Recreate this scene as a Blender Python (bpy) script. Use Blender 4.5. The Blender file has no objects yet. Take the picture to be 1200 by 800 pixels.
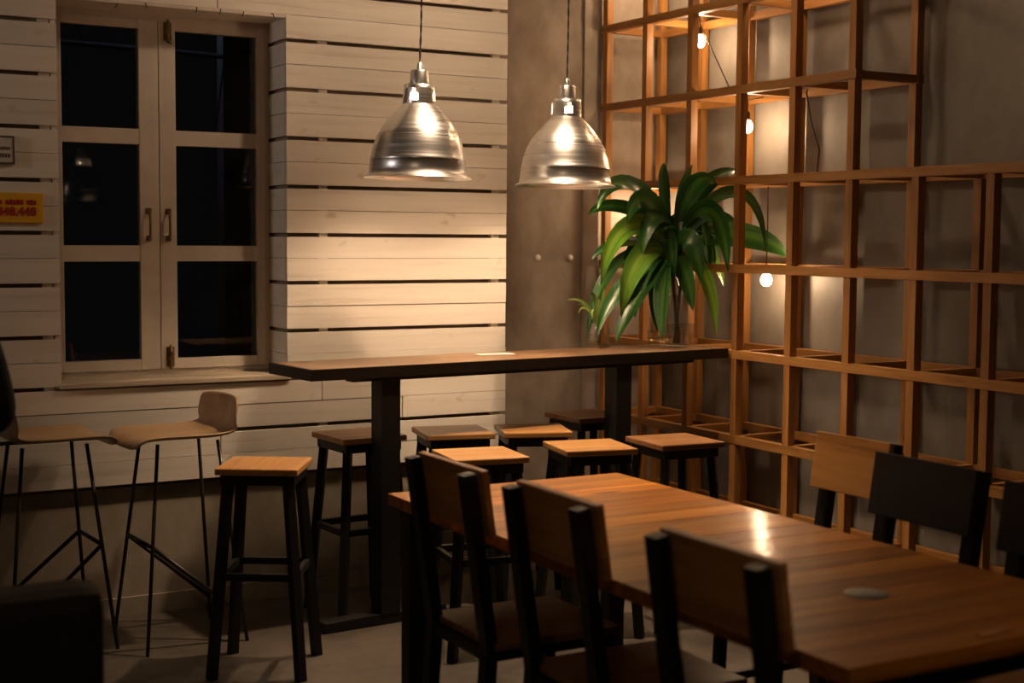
import bpy, bmesh, math, random
from mathutils import Vector, Matrix, Quaternion

random.seed(7)
scene = bpy.context.scene
R = math.radians

# ---------------------------------------------------------------- camera
YAW, PITCH, ROLL, FPX, EYE = R(29.711), R(4.211), R(-0.4224), 1667.0, 1.58
_f = Vector((math.sin(YAW) * math.cos(PITCH), math.cos(YAW) * math.cos(PITCH), -math.sin(PITCH)))
_r = Vector((math.cos(YAW), -math.sin(YAW), 0))
_d = _f.cross(_r)
_r2 = _r * math.cos(ROLL) + _d * math.sin(ROLL)
_d2 = -_r * math.sin(ROLL) + _d * math.cos(ROLL)
cam_data = bpy.data.cameras.new('camera')
cam_data.sensor_width = 36.0
cam_data.lens = 36.0 * FPX / 1200.0
cam_data.clip_start = 0.05
cam_data.dof.use_dof = True
cam_data.dof.focus_distance = 6.0
cam_data.dof.aperture_fstop = 2.2
cam = bpy.data.objects.new('camera', cam_data)
m = Matrix((_r2, -_d2, -_f)).transposed().to_4x4()
m.translation = (0, 0, EYE)
cam.matrix_world = m
scene.collection.objects.link(cam)
scene.camera = cam

# ---------------------------------------------------------------- world, exposure
world = bpy.data.worlds.new('night')
scene.world = world
world.use_nodes = True
world.node_tree.nodes['Background'].inputs[0].default_value = (0.05, 0.055, 0.07, 1)
world.node_tree.nodes['Background'].inputs[1].default_value = 0.03
vs = scene.view_settings
vs.view_transform = 'Standard'
vs.look = 'None'
vs.gamma = 1.0
vs.use_curve_mapping = False
vs.exposure = 0.0

WARM = (1.0, 0.69, 0.44)
PENDANT_STRENGTH = 205.0     # radiance of the bulbs in the pendants
STRING_STRENGTH = 190.0      # radiance of the small string bulbs


def lamp_point(name, loc, power, col, radius):
    d = bpy.data.lights.new(name, 'POINT')
    d.energy = power
    d.color = col
    d.shadow_soft_size = radius
    o = bpy.data.objects.new(name, d)
    o.location = loc
    scene.collection.objects.link(o)
    return o


CEILING_STRENGTH = 245.0    # the bare globe bulb under the ceiling between the two pendants
# the room goes on behind and to the left of the camera; an added ambient fill there, without fixture
lamp_point('room_fill_light', (-0.6, 0.4, 3.2), 20.0, WARM, 0.15)


SPOT = Vector((2.86, 4.68, 3.40))
sd_ = bpy.data.lights.new('track_spot_light', 'SPOT')
sd_.energy = 310.0
sd_.color = WARM
sd_.spot_size = R(82)
sd_.spot_blend = 1.0
sd_.shadow_soft_size = 0.05
spot = bpy.data.objects.new('track_spot_light', sd_)
spot.location = SPOT
scene.collection.objects.link(spot)


# added fill spot far to the left, without fixture, rakes along the board wall towards the window
ed_ = bpy.data.lights.new('left_fill_spot_light', 'SPOT')
ed_.energy = 62.0
ed_.color = (1.0, 0.84, 0.76)
ed_.spot_size = R(40)
ed_.spot_blend = 0.7
ed_.shadow_soft_size = 0.1
fill_spot = bpy.data.objects.new('left_fill_spot_light', ed_)
fill_spot.location = (-2.1, 5.2, 2.4)
fill_spot.rotation_euler = (Vector((2.0, 5.95, 1.7)) - Vector(fill_spot.location)).to_track_quat('-Z', 'Y').to_euler()
scene.collection.objects.link(fill_spot)


def at_z(px, py, z):
    d = _r2 * ((px - 600) / FPX) + _d2 * ((py - 400) / FPX) + _f
    return Vector((0, 0, EYE)) + d * ((z - EYE) / d.z)


def at_y(px, py, y):
    d = _r2 * ((px - 600) / FPX) + _d2 * ((py - 400) / FPX) + _f
    return Vector((0, 0, EYE)) + d * (y / d.y)


def at_x(px, py, x):
    d = _r2 * ((px - 600) / FPX) + _d2 * ((py - 400) / FPX) + _f
    return Vector((0, 0, EYE)) + d * (x / d.x)


# ---------------------------------------------------------------- materials
def new_mat(name):
    mt = bpy.data.materials.new(name)
    mt.use_nodes = True
    nt = mt.node_tree
    return mt, nt, nt.nodes['Principled BSDF']


def N(nt, kind, **kw):
    n = nt.nodes.new(kind)
    for k, v in kw.items():
        setattr(n, k, v)
    return n


def ramp(nt, fac, stops):
    r = N(nt, 'ShaderNodeValToRGB')
    e = r.color_ramp.elements
    e[0].position, e[0].color = stops[0][0], (*stops[0][1], 1)
    e[1].position, e[1].color = stops[-1][0], (*stops[-1][1], 1)
    for p, c in stops[1:-1]:
        x = e.new(p)
        x.color = (*c, 1)
    nt.links.new(fac, r.inputs[0])
    return r.outputs[0]


def coords(nt, scale, world_space=True, jitter=0.0):
    if world_space:
        src = N(nt, 'ShaderNodeNewGeometry').outputs['Position']
    else:
        src = N(nt, 'ShaderNodeTexCoord').outputs['Object']
    if jitter:
        oi = N(nt, 'ShaderNodeObjectInfo')
        mul = N(nt, 'ShaderNodeMath', operation='MULTIPLY')
        mul.inputs[1].default_value = jitter
        nt.links.new(oi.outputs['Random'], mul.inputs[0])
        add = N(nt, 'ShaderNodeVectorMath', operation='ADD')
        nt.links.new(src, add.inputs[0])
        nt.links.new(mul.outputs[0], add.inputs[1])
        src = add.outputs[0]
    mp = N(nt, 'ShaderNodeMapping')
    mp.inputs['Scale'].default_value = scale
    nt.links.new(src, mp.inputs['Vector'])
    return mp.outputs[0]


def noise(nt, vec, scale, detail=5, rough=0.55, dist=0.0):
    n = N(nt, 'ShaderNodeTexNoise')
    n.inputs['Scale'].default_value = scale
    n.inputs['Detail'].default_value = detail
    n.inputs['Roughness'].default_value = rough
    n.inputs['Distortion'].default_value = dist
    nt.links.new(vec, n.inputs['Vector'])
    return n.outputs['Fac']


def bump(nt, bsdf, h, strength, dist=0.004):
    b = N(nt, 'ShaderNodeBump')
    b.inputs['Strength'].default_value = strength
    b.inputs['Distance'].default_value = dist
    nt.links.new(h, b.inputs['Height'])
    nt.links.new(b.outputs[0], bsdf.inputs['Normal'])


def tint_by_object(nt, col, lo, hi):
    oi = N(nt, 'ShaderNodeObjectInfo')
    mr = N(nt, 'ShaderNodeMapRange')
    mr.inputs['To Min'].default_value = lo
    mr.inputs['To Max'].default_value = hi
    nt.links.new(oi.outputs['Random'], mr.inputs['Value'])
    mx = N(nt, 'ShaderNodeMix', data_type='RGBA', blend_type='MULTIPLY')
    mx.inputs['Factor'].default_value = 1.0
    nt.links.new(col, mx.inputs['A'])
    nt.links.new(mr.outputs[0], mx.inputs['B'])
    return mx.outputs['Result']


def wood(name, dark, mid, light, scale, along, rough, lo=0.8, hi=1.15, world_space=True, jitter=7.0, bmp=0.12, spec=0.5, coat=0.0):
    mt, nt, b = new_mat(name)
    sc = [scale] * 3
    sc[along] = scale * 0.07
    v = coords(nt, sc, world_space, jitter)
    f = noise(nt, v, 1.0, 6, 0.6, 0.8)
    v2 = coords(nt, [s * 5 for s in sc], world_space, jitter)
    f2 = noise(nt, v2, 1.0, 3, 0.6)
    mx = N(nt, 'ShaderNodeMath', operation='MULTIPLY_ADD')
    mx.inputs[1].default_value = 0.3
    nt.links.new(f2, mx.inputs[0])
    ma = N(nt, 'ShaderNodeMath', operation='MULTIPLY')
    ma.inputs[1].default_value = 0.75
    nt.links.new(f, ma.inputs[0])
    nt.links.new(ma.outputs[0], mx.inputs[2])
    c = ramp(nt, mx.outputs[0], [(0.34, dark), (0.52, mid), (0.68, light)])
    if lo is None:      # each plank has a tone of its own, kept in its object colour; one plank has a dark knot
        oi = N(nt, 'ShaderNodeObjectInfo')
        mx2 = N(nt, 'ShaderNodeMix', data_type='RGBA', blend_type='MULTIPLY')
        mx2.inputs['Factor'].default_value = 1.0
        nt.links.new(c, mx2.inputs['A'])
        nt.links.new(oi.outputs['Color'], mx2.inputs['B'])
        kp = at_z(711, 577, 0.75)
        mp = N(nt, 'ShaderNodeVectorMath', operation='SUBTRACT')
        nt.links.new(N(nt, 'ShaderNodeNewGeometry').outputs['Position'], mp.inputs[0])
        mp.inputs[1].default_value = kp
        ms = N(nt, 'ShaderNodeVectorMath', operation='MULTIPLY')
        nt.links.new(mp.outputs[0], ms.inputs[0])
        ms.inputs[1].default_value = (15, 52, 0)
        ln = N(nt, 'ShaderNodeVectorMath', operation='LENGTH')
        nt.links.new(ms.outputs[0], ln.inputs[0])
        kn = ramp(nt, ln.outputs['Value'], [(0.35, (0.22, 0.13, 0.08)), (1.0, (1, 1, 1))])
        mx3 = N(nt, 'ShaderNodeMix', data_type='RGBA', blend_type='MULTIPLY')
        mx3.inputs['Factor'].default_value = 1.0
        nt.links.new(mx2.outputs['Result'], mx3.inputs['A'])
        nt.links.new(kn, mx3.inputs['B'])
        c = mx3.outputs['Result']
    else:
        c = tint_by_object(nt, c, lo, hi)
    nt.links.new(c, b.inputs['Base Color'])
    b.inputs['Roughness'].default_value = rough
    b.inputs['Specular IOR Level'].default_value = spec
    if coat:
        b.inputs['Coat Weight'].default_value = coat
        b.inputs['Coat Roughness'].default_value = 0.10
    bump(nt, b, f2, bmp, 0.002)
    if coat:       # fine scratches in the varnish along the grain stretch the highlights
        f3 = noise(nt, coords(nt, (2.0, 260.0, 2.0), True), 1.0, 2, 0.5)
        b3 = N(nt, 'ShaderNodeBump')
        b3.inputs['Strength'].default_value = 0.5
        b3.inputs['Distance'].default_value = 0.0007
        nt.links.new(f3, b3.inputs['Height'])
        nt.links.new(b3.outputs[0], b.inputs['Coat Normal'])
    return mt


def plain(name, col, rough=0.5, metal=0.0, spec=0.5, var=0.12, scale=30.0):
    mt, nt, b = new_mat(name)
    v = coords(nt, (1, 1, 1), False)
    f = noise(nt, v, scale, 3)
    c = ramp(nt, f, [(0.3, tuple(x * (1 - var) for x in col)), (0.7, tuple(min(1, x * (1 + var)) for x in col))])
    nt.links.new(c, b.inputs['Base Color'])
    b.inputs['Roughness'].default_value = rough
    b.inputs['Metallic'].default_value = metal
    b.inputs['Specular IOR Level'].default_value = spec
    return mt


def concrete(name, dark, light, scale, rough, spec=0.4, bmp=0.15, fine=9.0):
    mt, nt, b = new_mat(name)
    v = coords(nt, (1, 1, 0.7))
    f = noise(nt, v, scale, 6, 0.62, 0.6)
    f2 = noise(nt, v, scale * fine, 4, 0.6)
    a = N(nt, 'ShaderNodeMath', operation='MULTIPLY_ADD')
    a.inputs[1].default_value = 0.3
    nt.links.new(f2, a.inputs[0])
    s = N(nt, 'ShaderNodeMath', operation='MULTIPLY')
    s.inputs[1].default_value = 0.7
    nt.links.new(f, s.inputs[0])
    nt.links.new(s.outputs[0], a.inputs[2])
    c = ramp(nt, a.outputs[0], [(0.36, dark), (0.66, light)])
    nt.links.new(c, b.inputs['Base Color'])
    b.inputs['Roughness'].default_value = rough
    b.inputs['Specular IOR Level'].default_value = spec
    bump(nt, b, a.outputs[0], bmp, 0.01)
    return mt


def emitter(name, col, strength):
    mt, nt, b = new_mat(name)
    b.inputs['Base Color'].default_value = (0.8, 0.8, 0.8, 1)
    b.inputs['Emission Color'].default_value = (*col, 1)
    b.inputs['Emission Strength'].default_value = strength
    return mt


def glass(name, col=(1, 1, 1), rough=0.0, ior=1.45):
    mt, nt, b = new_mat(name)
    b.inputs['Base Color'].default_value = (*col, 1)
    b.inputs['Transmission Weight'].default_value = 1.0
    b.inputs['Roughness'].default_value = rough
    b.inputs['IOR'].default_value = ior
    return mt


M = {}
# white painted pallet boards: paint with a faint grain and worn patches
def painted_boards():
    mt, nt, b = new_mat('white_painted_board')
    v = coords(nt, (1.3, 8, 26), True, 9.0)
    f = noise(nt, v, 1.0, 5, 0.6, 0.4)
    c = ramp(nt, f, [(0.2, (0.58, 0.51, 0.42)), (0.42, (0.78, 0.715, 0.62)), (0.75, (0.85, 0.79, 0.70))])
    v2 = coords(nt, (3, 3, 5), True, 4.0)
    spots = noise(nt, v2, 3.4, 2, 0.4)
    k = ramp(nt, spots, [(0.70, (1, 1, 1)), (0.80, (0.72, 0.62, 0.5))])
    mx = N(nt, 'ShaderNodeMix', data_type='RGBA', blend_type='MULTIPLY')
    mx.inputs['Factor'].default_value = 0.7
    nt.links.new(c, mx.inputs['A'])
    nt.links.new(k, mx.inputs['B'])
    c = tint_by_object(nt, mx.outputs['Result'], 0.9, 1.04)
    nt.links.new(c, b.inputs['Base Color'])
    b.inputs['Roughness'].default_value = 0.62
    bump(nt, b, f, 0.25, 0.002)
    return mt


M['board'] = painted_boards()
M['white_paint'] = plain('white_window_paint', (0.66, 0.585, 0.50), 0.5, var=0.06, scale=12)
M['raw_sill'] = wood('worn_sill_wood', (0.30, 0.20, 0.12), (0.58, 0.48, 0.36), (0.68, 0.6, 0.48), 22, 0, 0.6)
M['wall_dark'] = concrete('wall_core', (0.26, 0.18, 0.12), (0.40, 0.29, 0.20), 3.0, 0.9)
M['concrete_back'] = concrete('rendered_concrete', (0.20, 0.165, 0.135), (0.42, 0.36, 0.30), 1.7, 0.62, fine=6)
M['concrete_base'] = concrete('base_render', (0.22, 0.185, 0.14), (0.34, 0.29, 0.225), 2.2, 0.8)
M['wall_grey'] = concrete('grey_painted_plaster', (0.17, 0.155, 0.135), (0.28, 0.255, 0.225), 1.3, 0.5, spec=0.5, bmp=0.05)
M['floor'] = concrete('polished_concrete_floor', (0.05, 0.042, 0.033), (0.12, 0.10, 0.078), 2.1, 0.5)
M['ceiling'] = concrete('dark_ceiling', (0.06, 0.05, 0.045), (0.10, 0.085, 0.07), 1.5, 0.9)
M['pine'] = wood('orange_pine', (0.21, 0.088, 0.020), (0.34, 0.152, 0.036), (0.43, 0.21, 0.058), 16, 2, 0.5, 0.82, 1.12)
M['pine_y'] = wood('orange_pine_rail', (0.21, 0.088, 0.020), (0.34, 0.152, 0.036), (0.43, 0.21, 0.058), 16, 1, 0.5, 0.82, 1.12)
M['pine_x'] = wood('orange_pine_cross', (0.21, 0.088, 0.020), (0.34, 0.152, 0.036), (0.43, 0.21, 0.058), 16, 0, 0.5, 0.82, 1.12)
M['table'] = wood('varnished_table_plank', (0.26, 0.070, 0.005), (0.50, 0.170, 0.010), (0.70, 0.29, 0.020), 13, 0, 0.40, None, None, bmp=0.05, spec=0.25, coat=0.32)
M['table_edge'] = wood('varnished_table_edge', (0.22, 0.075, 0.016), (0.40, 0.15, 0.032), (0.5, 0.2, 0.05), 13, 1, 0.35, 0.9, 1.1)
M['bar'] = wood('dark_bar_wood', (0.10, 0.05, 0.022), (0.20, 0.11, 0.055), (0.28, 0.165, 0.085), 14, 0, 0.36, 0.95, 1.05, bmp=0.08)
M['bar_edge'] = plain('black_bar_edging', (0.014, 0.010, 0.008), 0.5, spec=0.3)
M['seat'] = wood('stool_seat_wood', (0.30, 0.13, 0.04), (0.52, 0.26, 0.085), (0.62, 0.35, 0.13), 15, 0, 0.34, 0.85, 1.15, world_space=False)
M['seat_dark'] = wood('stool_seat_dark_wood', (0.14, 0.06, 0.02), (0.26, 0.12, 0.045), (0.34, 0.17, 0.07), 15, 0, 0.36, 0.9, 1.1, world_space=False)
M['chair_wood'] = wood('chair_back_wood', (0.26, 0.10, 0.026), (0.50, 0.235, 0.065), (0.58, 0.30, 0.09), 12, 1, 0.42, 0.9, 1.12, world_space=False)
M['chair_knotty'] = wood('knotty_chair_back_wood', (0.16, 0.055, 0.012), (0.56, 0.275, 0.075), (0.66, 0.35, 0.11), 9, 1, 0.42, 1.0, 1.0, world_space=False)
M['chair_dark'] = plain('charcoal_chair_back', (0.022, 0.021, 0.022), 0.6, spec=0.3)
M['steel'] = plain('black_powder_coated_steel', (0.010, 0.009, 0.0085), 0.5, spec=0.3)
M['rod'] = plain('dark_steel_rod', (0.03, 0.022, 0.016), 0.38, 0.3)
M['ply'] = wood('moulded_ply', (0.24, 0.14, 0.07), (0.38, 0.24, 0.125), (0.44, 0.29, 0.16), 9, 0, 0.4, 0.95, 1.05, world_space=False)
M['brass'] = plain('aged_brass', (0.28, 0.19, 0.10), 0.4, 0.8)
M['cord'] = plain('twisted_brown_cord', (0.045, 0.028, 0.018), 0.7)
M['socket'] = plain('dark_socket', (0.03, 0.022, 0.018), 0.5)
M['paper'] = plain('white_paper', (0.80, 0.76, 0.68), 0.5, var=0.03)
M['coaster'] = plain('grey_board_coaster', (0.42, 0.42, 0.36), 0.6, var=0.25, scale=60)
M['yellow'] = plain('yellow_sign_face', (0.80, 0.42, 0.02), 0.5, var=0.04)
M['red'] = plain('red_letters', (0.40, 0.02, 0.015), 0.5, var=0.04)
M['sign_white'] = plain('pale_sign_face', (0.62, 0.58, 0.5), 0.5, var=0.04)
M['sign_dark'] = plain('dark_sign_print', (0.10, 0.08, 0.055), 0.5, var=0.04)
M['black_cloth'] = plain('black_cloth', (0.010, 0.010, 0.013), 0.85, var=0.3)
M['denim'] = plain('dark_trousers', (0.012, 0.013, 0.02), 0.85, var=0.3)
M['skin'] = plain('skin', (0.45, 0.27, 0.18), 0.55, var=0.06)
M['hair'] = plain('black_hair', (0.012, 0.010, 0.009), 0.6, var=0.3)
M['eye'] = plain('eye', (0.05, 0.03, 0.02), 0.2)
M['upholstery'] = plain('dark_upholstery', (0.022, 0.016, 0.013), 0.8, var=0.25, scale=90)
M['bulb_big'] = emitter('pendant_bulb_glow', WARM, PENDANT_STRENGTH)
M['bulb_globe'] = emitter('globe_bulb_glow', WARM, CEILING_STRENGTH)
M['bulb_small'] = emitter('string_bulb_glow', (1.0, 0.66, 0.38), STRING_STRENGTH)
M['outside'] = plain('outside_render', (0.42, 0.41, 0.46), 0.8)
M['outside_dark'] = plain('outside_dark', (0.03, 0.03, 0.035), 0.8)
M['ground'] = concrete('street', (0.03, 0.03, 0.032), (0.06, 0.06, 0.06), 1.0, 0.9)


def aluminium():
    mt, nt, b = new_mat('spun_aluminium')
    v = coords(nt, (1, 1, 60), False)
    f = noise(nt, v, 3.0, 3)
    c = ramp(nt, f, [(0.3, (0.76, 0.75, 0.73)), (0.7, (0.90, 0.89, 0.87))])
    nt.links.new(c, b.inputs['Base Color'])
    b.inputs['Metallic'].default_value = 1.0
    r = ramp(nt, f, [(0.3, (0.26,) * 3), (0.7, (0.36,) * 3)])
    nt.links.new(r, b.inputs['Roughness'])
    return mt


M['alu'] = aluminium()


def pane_glass(name='window_glass', col=(0.86, 0.88, 0.9), ior=1.5):
    mt, nt, b = new_mat(name)
    nt.nodes.remove(b)
    out = nt.nodes['Material Output']
    tr = N(nt, 'ShaderNodeBsdfTransparent')
    tr.inputs[0].default_value = (*col, 1)
    gl = N(nt, 'ShaderNodeBsdfGlossy')
    gl.inputs['Roughness'].default_value = 0.015
    if name == 'window_glass':
        fr = N(nt, 'ShaderNodeFresnel')
        fr.inputs[0].default_value = ior
    else:
        lw = N(nt, 'ShaderNodeLayerWeight')
        pw = N(nt, 'ShaderNodeMath', operation='POWER')
        nt.links.new(lw.outputs['Facing'], pw.inputs[0])
        pw.inputs[1].default_value = 3.0
        fr = N(nt, 'ShaderNodeMath', operation='MULTIPLY_ADD')
        nt.links.new(pw.outputs[0], fr.inputs[0])
        fr.inputs[1].default_value = 0.6
        fr.inputs[2].default_value = 0.07
    mx = N(nt, 'ShaderNodeMixShader')
    nt.links.new(fr.outputs[0], mx.inputs[0])
    nt.links.new(tr.outputs[0], mx.inputs[1])
    nt.links.new(gl.outputs[0], mx.inputs[2])
    nt.links.new(mx.outputs[0], out.inputs[0])
    return mt


M['pane'] = pane_glass()
M['glass'] = pane_glass('clear_thin_glass', (0.97, 0.975, 0.965), 1.45)
M['glass_blue'] = pane_glass('bluish_thin_glass', (0.93, 0.955, 0.985), 1.5)
M['water'] = pane_glass('stale_water', (0.93, 0.88, 0.74), 1.2)


def leaf_mat(name, dark, light, stripe):
    mt, nt, b = new_mat(name)
    uv = N(nt, 'ShaderNodeUVMap')
    sep = N(nt, 'ShaderNodeSeparateXYZ')
    nt.links.new(uv.outputs[0], sep.inputs[0])
    mp = N(nt, 'ShaderNodeMapping')
    mp.inputs['Scale'].default_value = (16, 0.8, 1)
    nt.links.new(uv.outputs[0], mp.inputs[0])
    oi = N(nt, 'ShaderNodeObjectInfo')
    nt.links.new(oi.outputs['Random'], mp.inputs['Location'])
    f = noise(nt, mp.outputs[0], 1.0, 3)
    c = ramp(nt, f, [(0.35, dark), (0.68, light)])
    band = ramp(nt, sep.outputs[0], [(0.30, (0, 0, 0)), (0.5, (1, 1, 1)), (0.70, (0, 0, 0))])
    mx = N(nt, 'ShaderNodeMix', data_type='RGBA')
    mul = N(nt, 'ShaderNodeMath', operation='MULTIPLY')
    mul.inputs[1].default_value = 0.5
    nt.links.new(band, mul.inputs[0])
    nt.links.new(mul.outputs[0], mx.inputs['Factor'])
    nt.links.new(c, mx.inputs['A'])
    mx.inputs['B'].default_value = (*stripe, 1)
    c = tint_by_object(nt, mx.outputs['Result'], 0.7, 1.25)
    nt.links.new(c, b.inputs['Base Color'])
    b.inputs['Roughness'].default_value = 0.3
    b.inputs['Transmission Weight'].default_value = 0.0
    # thin leaf: let some light through
    out = nt.nodes['Material Output']
    tl = N(nt, 'ShaderNodeBsdfTranslucent')
    nt.links.new(c, tl.inputs[0])
    ms = N(nt, 'ShaderNodeMixShader')
    ms.inputs[0].default_value = 0.3
    nt.links.new(b.outputs[0], ms.inputs[1])
    nt.links.new(tl.outputs[0], ms.inputs[2])
    nt.links.new(ms.outputs[0], out.inputs[0])
    return mt


M['leaf'] = leaf_mat('dracaena_leaf', (0.012, 0.055, 0.012), (0.035, 0.13, 0.022), (0.10, 0.20, 0.03))
M['leaf_lime'] = leaf_mat('dracaena_lime_leaf', (0.06, 0.17, 0.015), (0.16, 0.33, 0.03), (0.34, 0.46, 0.07))
M['leaf_spider'] = leaf_mat('spider_leaf', (0.16, 0.30, 0.05), (0.38, 0.5, 0.12), (0.6, 0.65, 0.3))
M['stem'] = plain('plant_stem', (0.16, 0.11, 0.05), 0.7)


# ---------------------------------------------------------------- mesh helpers
class MB:
    def __init__(self):
        self.bm = bmesh.new()

    def box(self, a, b, bevel=0.0):
        x0, y0, z0 = a
        x1, y1, z1 = b
        vs_ = [self.bm.verts.new(p) for p in ((x0, y0, z0), (x1, y0, z0), (x1, y1, z0), (x0, y1, z0),
                                              (x0, y0, z1), (x1, y0, z1), (x1, y1, z1), (x0, y1, z1))]
        fs = [self.bm.faces.new([vs_[i] for i in q]) for q in
              ((3, 2, 1, 0), (4, 5, 6, 7), (0, 1, 5, 4), (1, 2, 6, 5), (2, 3, 7, 6), (3, 0, 4, 7))]
        if bevel:
            ed = {e for f in fs for e in f.edges}
            bmesh.ops.bevel(self.bm, geom=list(ed), offset=bevel, segments=2, affect='EDGES', profile=0.6)
        return self

    def beam(self, p, q, w, h, up=(0, 0, 1)):
        p, q = Vector(p), Vector(q)
        t = (q - p).normalized()
        u = Vector(up)
        s = t.cross(u)
        if s.length < 1e-4:
            s = t.cross(Vector((1, 0, 0)))
        s.normalize()
        u = s.cross(t).normalized()
        c = []
        for o in (p, q):
            for a, b in ((-1, -1), (1, -1), (1, 1), (-1, 1)):
                c.append(self.bm.verts.new(o + s * (a * w / 2) + u * (b * h / 2)))
        for f in ((3, 2, 1, 0), (4, 5, 6, 7), (0, 1, 5, 4), (1, 2, 6, 5), (2, 3, 7, 6), (3, 0, 4, 7)):
            self.bm.faces.new([c[i] for i in f])
        return self

    def tube(self, pts, r, n=8, cap=True):
        pts = [Vector(p) for p in pts]
        rs = r if isinstance(r, (list, tuple)) else [r] * len(pts)
        prev = None
        rings = []
        for i, p in enumerate(pts):
            t = (pts[min(i + 1, len(pts) - 1)] - pts[max(i - 1, 0)]).normalized()
            if prev is None:
                a = Vector((0, 0, 1)) if abs(t.z) < 0.9 else Vector((1, 0, 0))
                s = t.cross(a).normalized()
            else:
                s = (prev - t * prev.dot(t)).normalized()
            prev = s
            u = t.cross(s)
            rings.append([self.bm.verts.new(p + s * math.cos(2 * math.pi * k / n) * rs[i] + u * math.sin(2 * math.pi * k / n) * rs[i])
                          for k in range(n)])
        for a, b in zip(rings, rings[1:]):
            for k in range(n):
                self.bm.faces.new((a[k], a[(k + 1) % n], b[(k + 1) % n], b[k])).smooth = True
        if cap:
            self.bm.faces.new(rings[0][::-1])
            self.bm.faces.new(rings[-1])
        return self

    def lathe(self, prof, n=32, skip=None, c=(0, 0, 0), closed=False):
        rings = []
        for r, z in prof:
            if r < 1e-6:
                rings.append([self.bm.verts.new((c[0], c[1], c[2] + z))])
            else:
                rings.append([self.bm.verts.new((c[0] + r * math.cos(2 * math.pi * k / n), c[1] + r * math.sin(2 * math.pi * k / n), c[2] + z))
                              for k in range(n)])
        pairs = list(zip(rings, rings[1:])) + ([(rings[-1], rings[0])] if closed else [])
        for i, (a, b) in enumerate(pairs):
            for k in range(n):
                if skip and skip(i, k):
                    continue
                k2 = (k + 1) % n
                if len(a) == 1 and len(b) == 1:
                    continue
                if len(a) == 1:
                    f = (a[0], b[k2], b[k])
                elif len(b) == 1:
                    f = (a[k], a[k2], b[0])
                else:
                    f = (a[k], a[k2], b[k2], b[k])
                self.bm.faces.new(f).smooth = True
        return self

    def mesh(self, name):
        me = bpy.data.meshes.new(name)
        bmesh.ops.recalc_face_normals(self.bm, faces=self.bm.faces)
        self.bm.to_mesh(me)
        self.bm.free()
        return me

    def build(self, name, mat, parent=None, loc=None, rot=None):
        return link(name, self.mesh(name), mat, parent, loc, rot)


def link(name, me, mat, parent=None, loc=None, rot=None):
    if mat is not None and not me.materials:
        me.materials.append(mat)
    o = bpy.data.objects.new(name, me)
    scene.collection.objects.link(o)
    o.parent = parent
    if loc is not None:
        o.location = loc
    if rot is not None:
        o.rotation_euler = rot
    return o


def tag(o, label, cat, group=None):
    o['label'] = label
    o['category'] = cat
    if group:
        o['group'] = group
    return o


def thing(name, label, cat, loc=(0, 0, 0), rz=0.0, group=None):
    o = bpy.data.objects.new(name, None)
    o.empty_display_size = 0.1
    scene.collection.objects.link(o)
    o.location = loc
    o.rotation_euler = (0, 0, rz)
    return tag(o, label, cat, group)


def struct(o):
    o['kind'] = 'structure'
    return o


def copy_tree(o, parent=None):
    c = o.copy()
    scene.collection.objects.link(c)
    c.parent = parent
    for ch in list(o.children):
        copy_tree(ch, c)
    return c


# ---------------------------------------------------------------- room shell
XW, YB, YC, XL, YF, ZC = 4.665, 5.86, 6.52, -2.6, -2.2, 3.6   # right wall, siding core, concrete wall, left, front, ceiling
SIDING_END = 3.285
WX0, WX1, WZ0, WZ1, WY = 1.245, 2.20, 0.985, 2.505, 6.04        # window opening and the plane of its sashes

struct(MB().box((XL, YF, -0.1), (XW + 0.2, 7.0, 0)).build('floor', M['floor']))
struct(MB().box((XL, YF, ZC), (XW + 0.2, 7.0, ZC + 0.1)).build('ceiling', M['ceiling']))
struct(MB().box((XW, YF, 0), (XW + 0.2, 7.0, ZC)).build('wall_right', M['wall_grey']))
struct(MB().box((XL - 0.2, YF, 0), (XL, 7.0, ZC)).build('wall_left', M['wall_grey']))
struct(MB().box((XL, YF - 0.2, 0), (XW, YF, ZC)).build('wall_front', M['wall_grey']))
wall_corner = struct(MB().box((SIDING_END - 0.02, YC, 0), (XW, YC + 0.3, ZC)).build('wall_corner', M['concrete_back']))
core = MB()
core.box((XL, YB, 0.535), (WX0, 6.30, ZC))
core.box((WX1 + 0.02, YB, 0.535), (SIDING_END - 0.015, YC + 0.2, ZC))
core.box((WX0, YB, 0.535), (WX1 + 0.02, 6.30, WZ0 - 0.03))
core.box((WX0, YB, WZ1 + 0.02), (WX1 + 0.02, 6.30, ZC))
wall_back = struct(core.build('wall_back', M['wall_dark']))
struct(MB().box((XL, 5.85, 0), (SIDING_END - 0.015, YC + 0.2, 0.535)).build('wall_base', M['concrete_base']))
struct(MB().box((XL, 5.835, 0), (SIDING_END - 0.015, 5.85, 0.075)).build('baseboard_back', M['concrete_base']))
MB().box((at_y(681, 300, YC).x, YC - 0.015, 0), (4.245, YC, ZC)).build('concrete_pier', M['concrete_back'], wall_corner)
for px, py in ((630, 302), (668, 302)):            # two pale anchor caps on the concrete
    p = at_y(px, py, YC)
    MB().lathe([(0, -0.006), (0.016, -0.006), (0.018, 0), (0, 0)], 12).build('anchor_cap', M['paper'], wall_corner, p, (R(-90), 0, 0))

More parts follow.
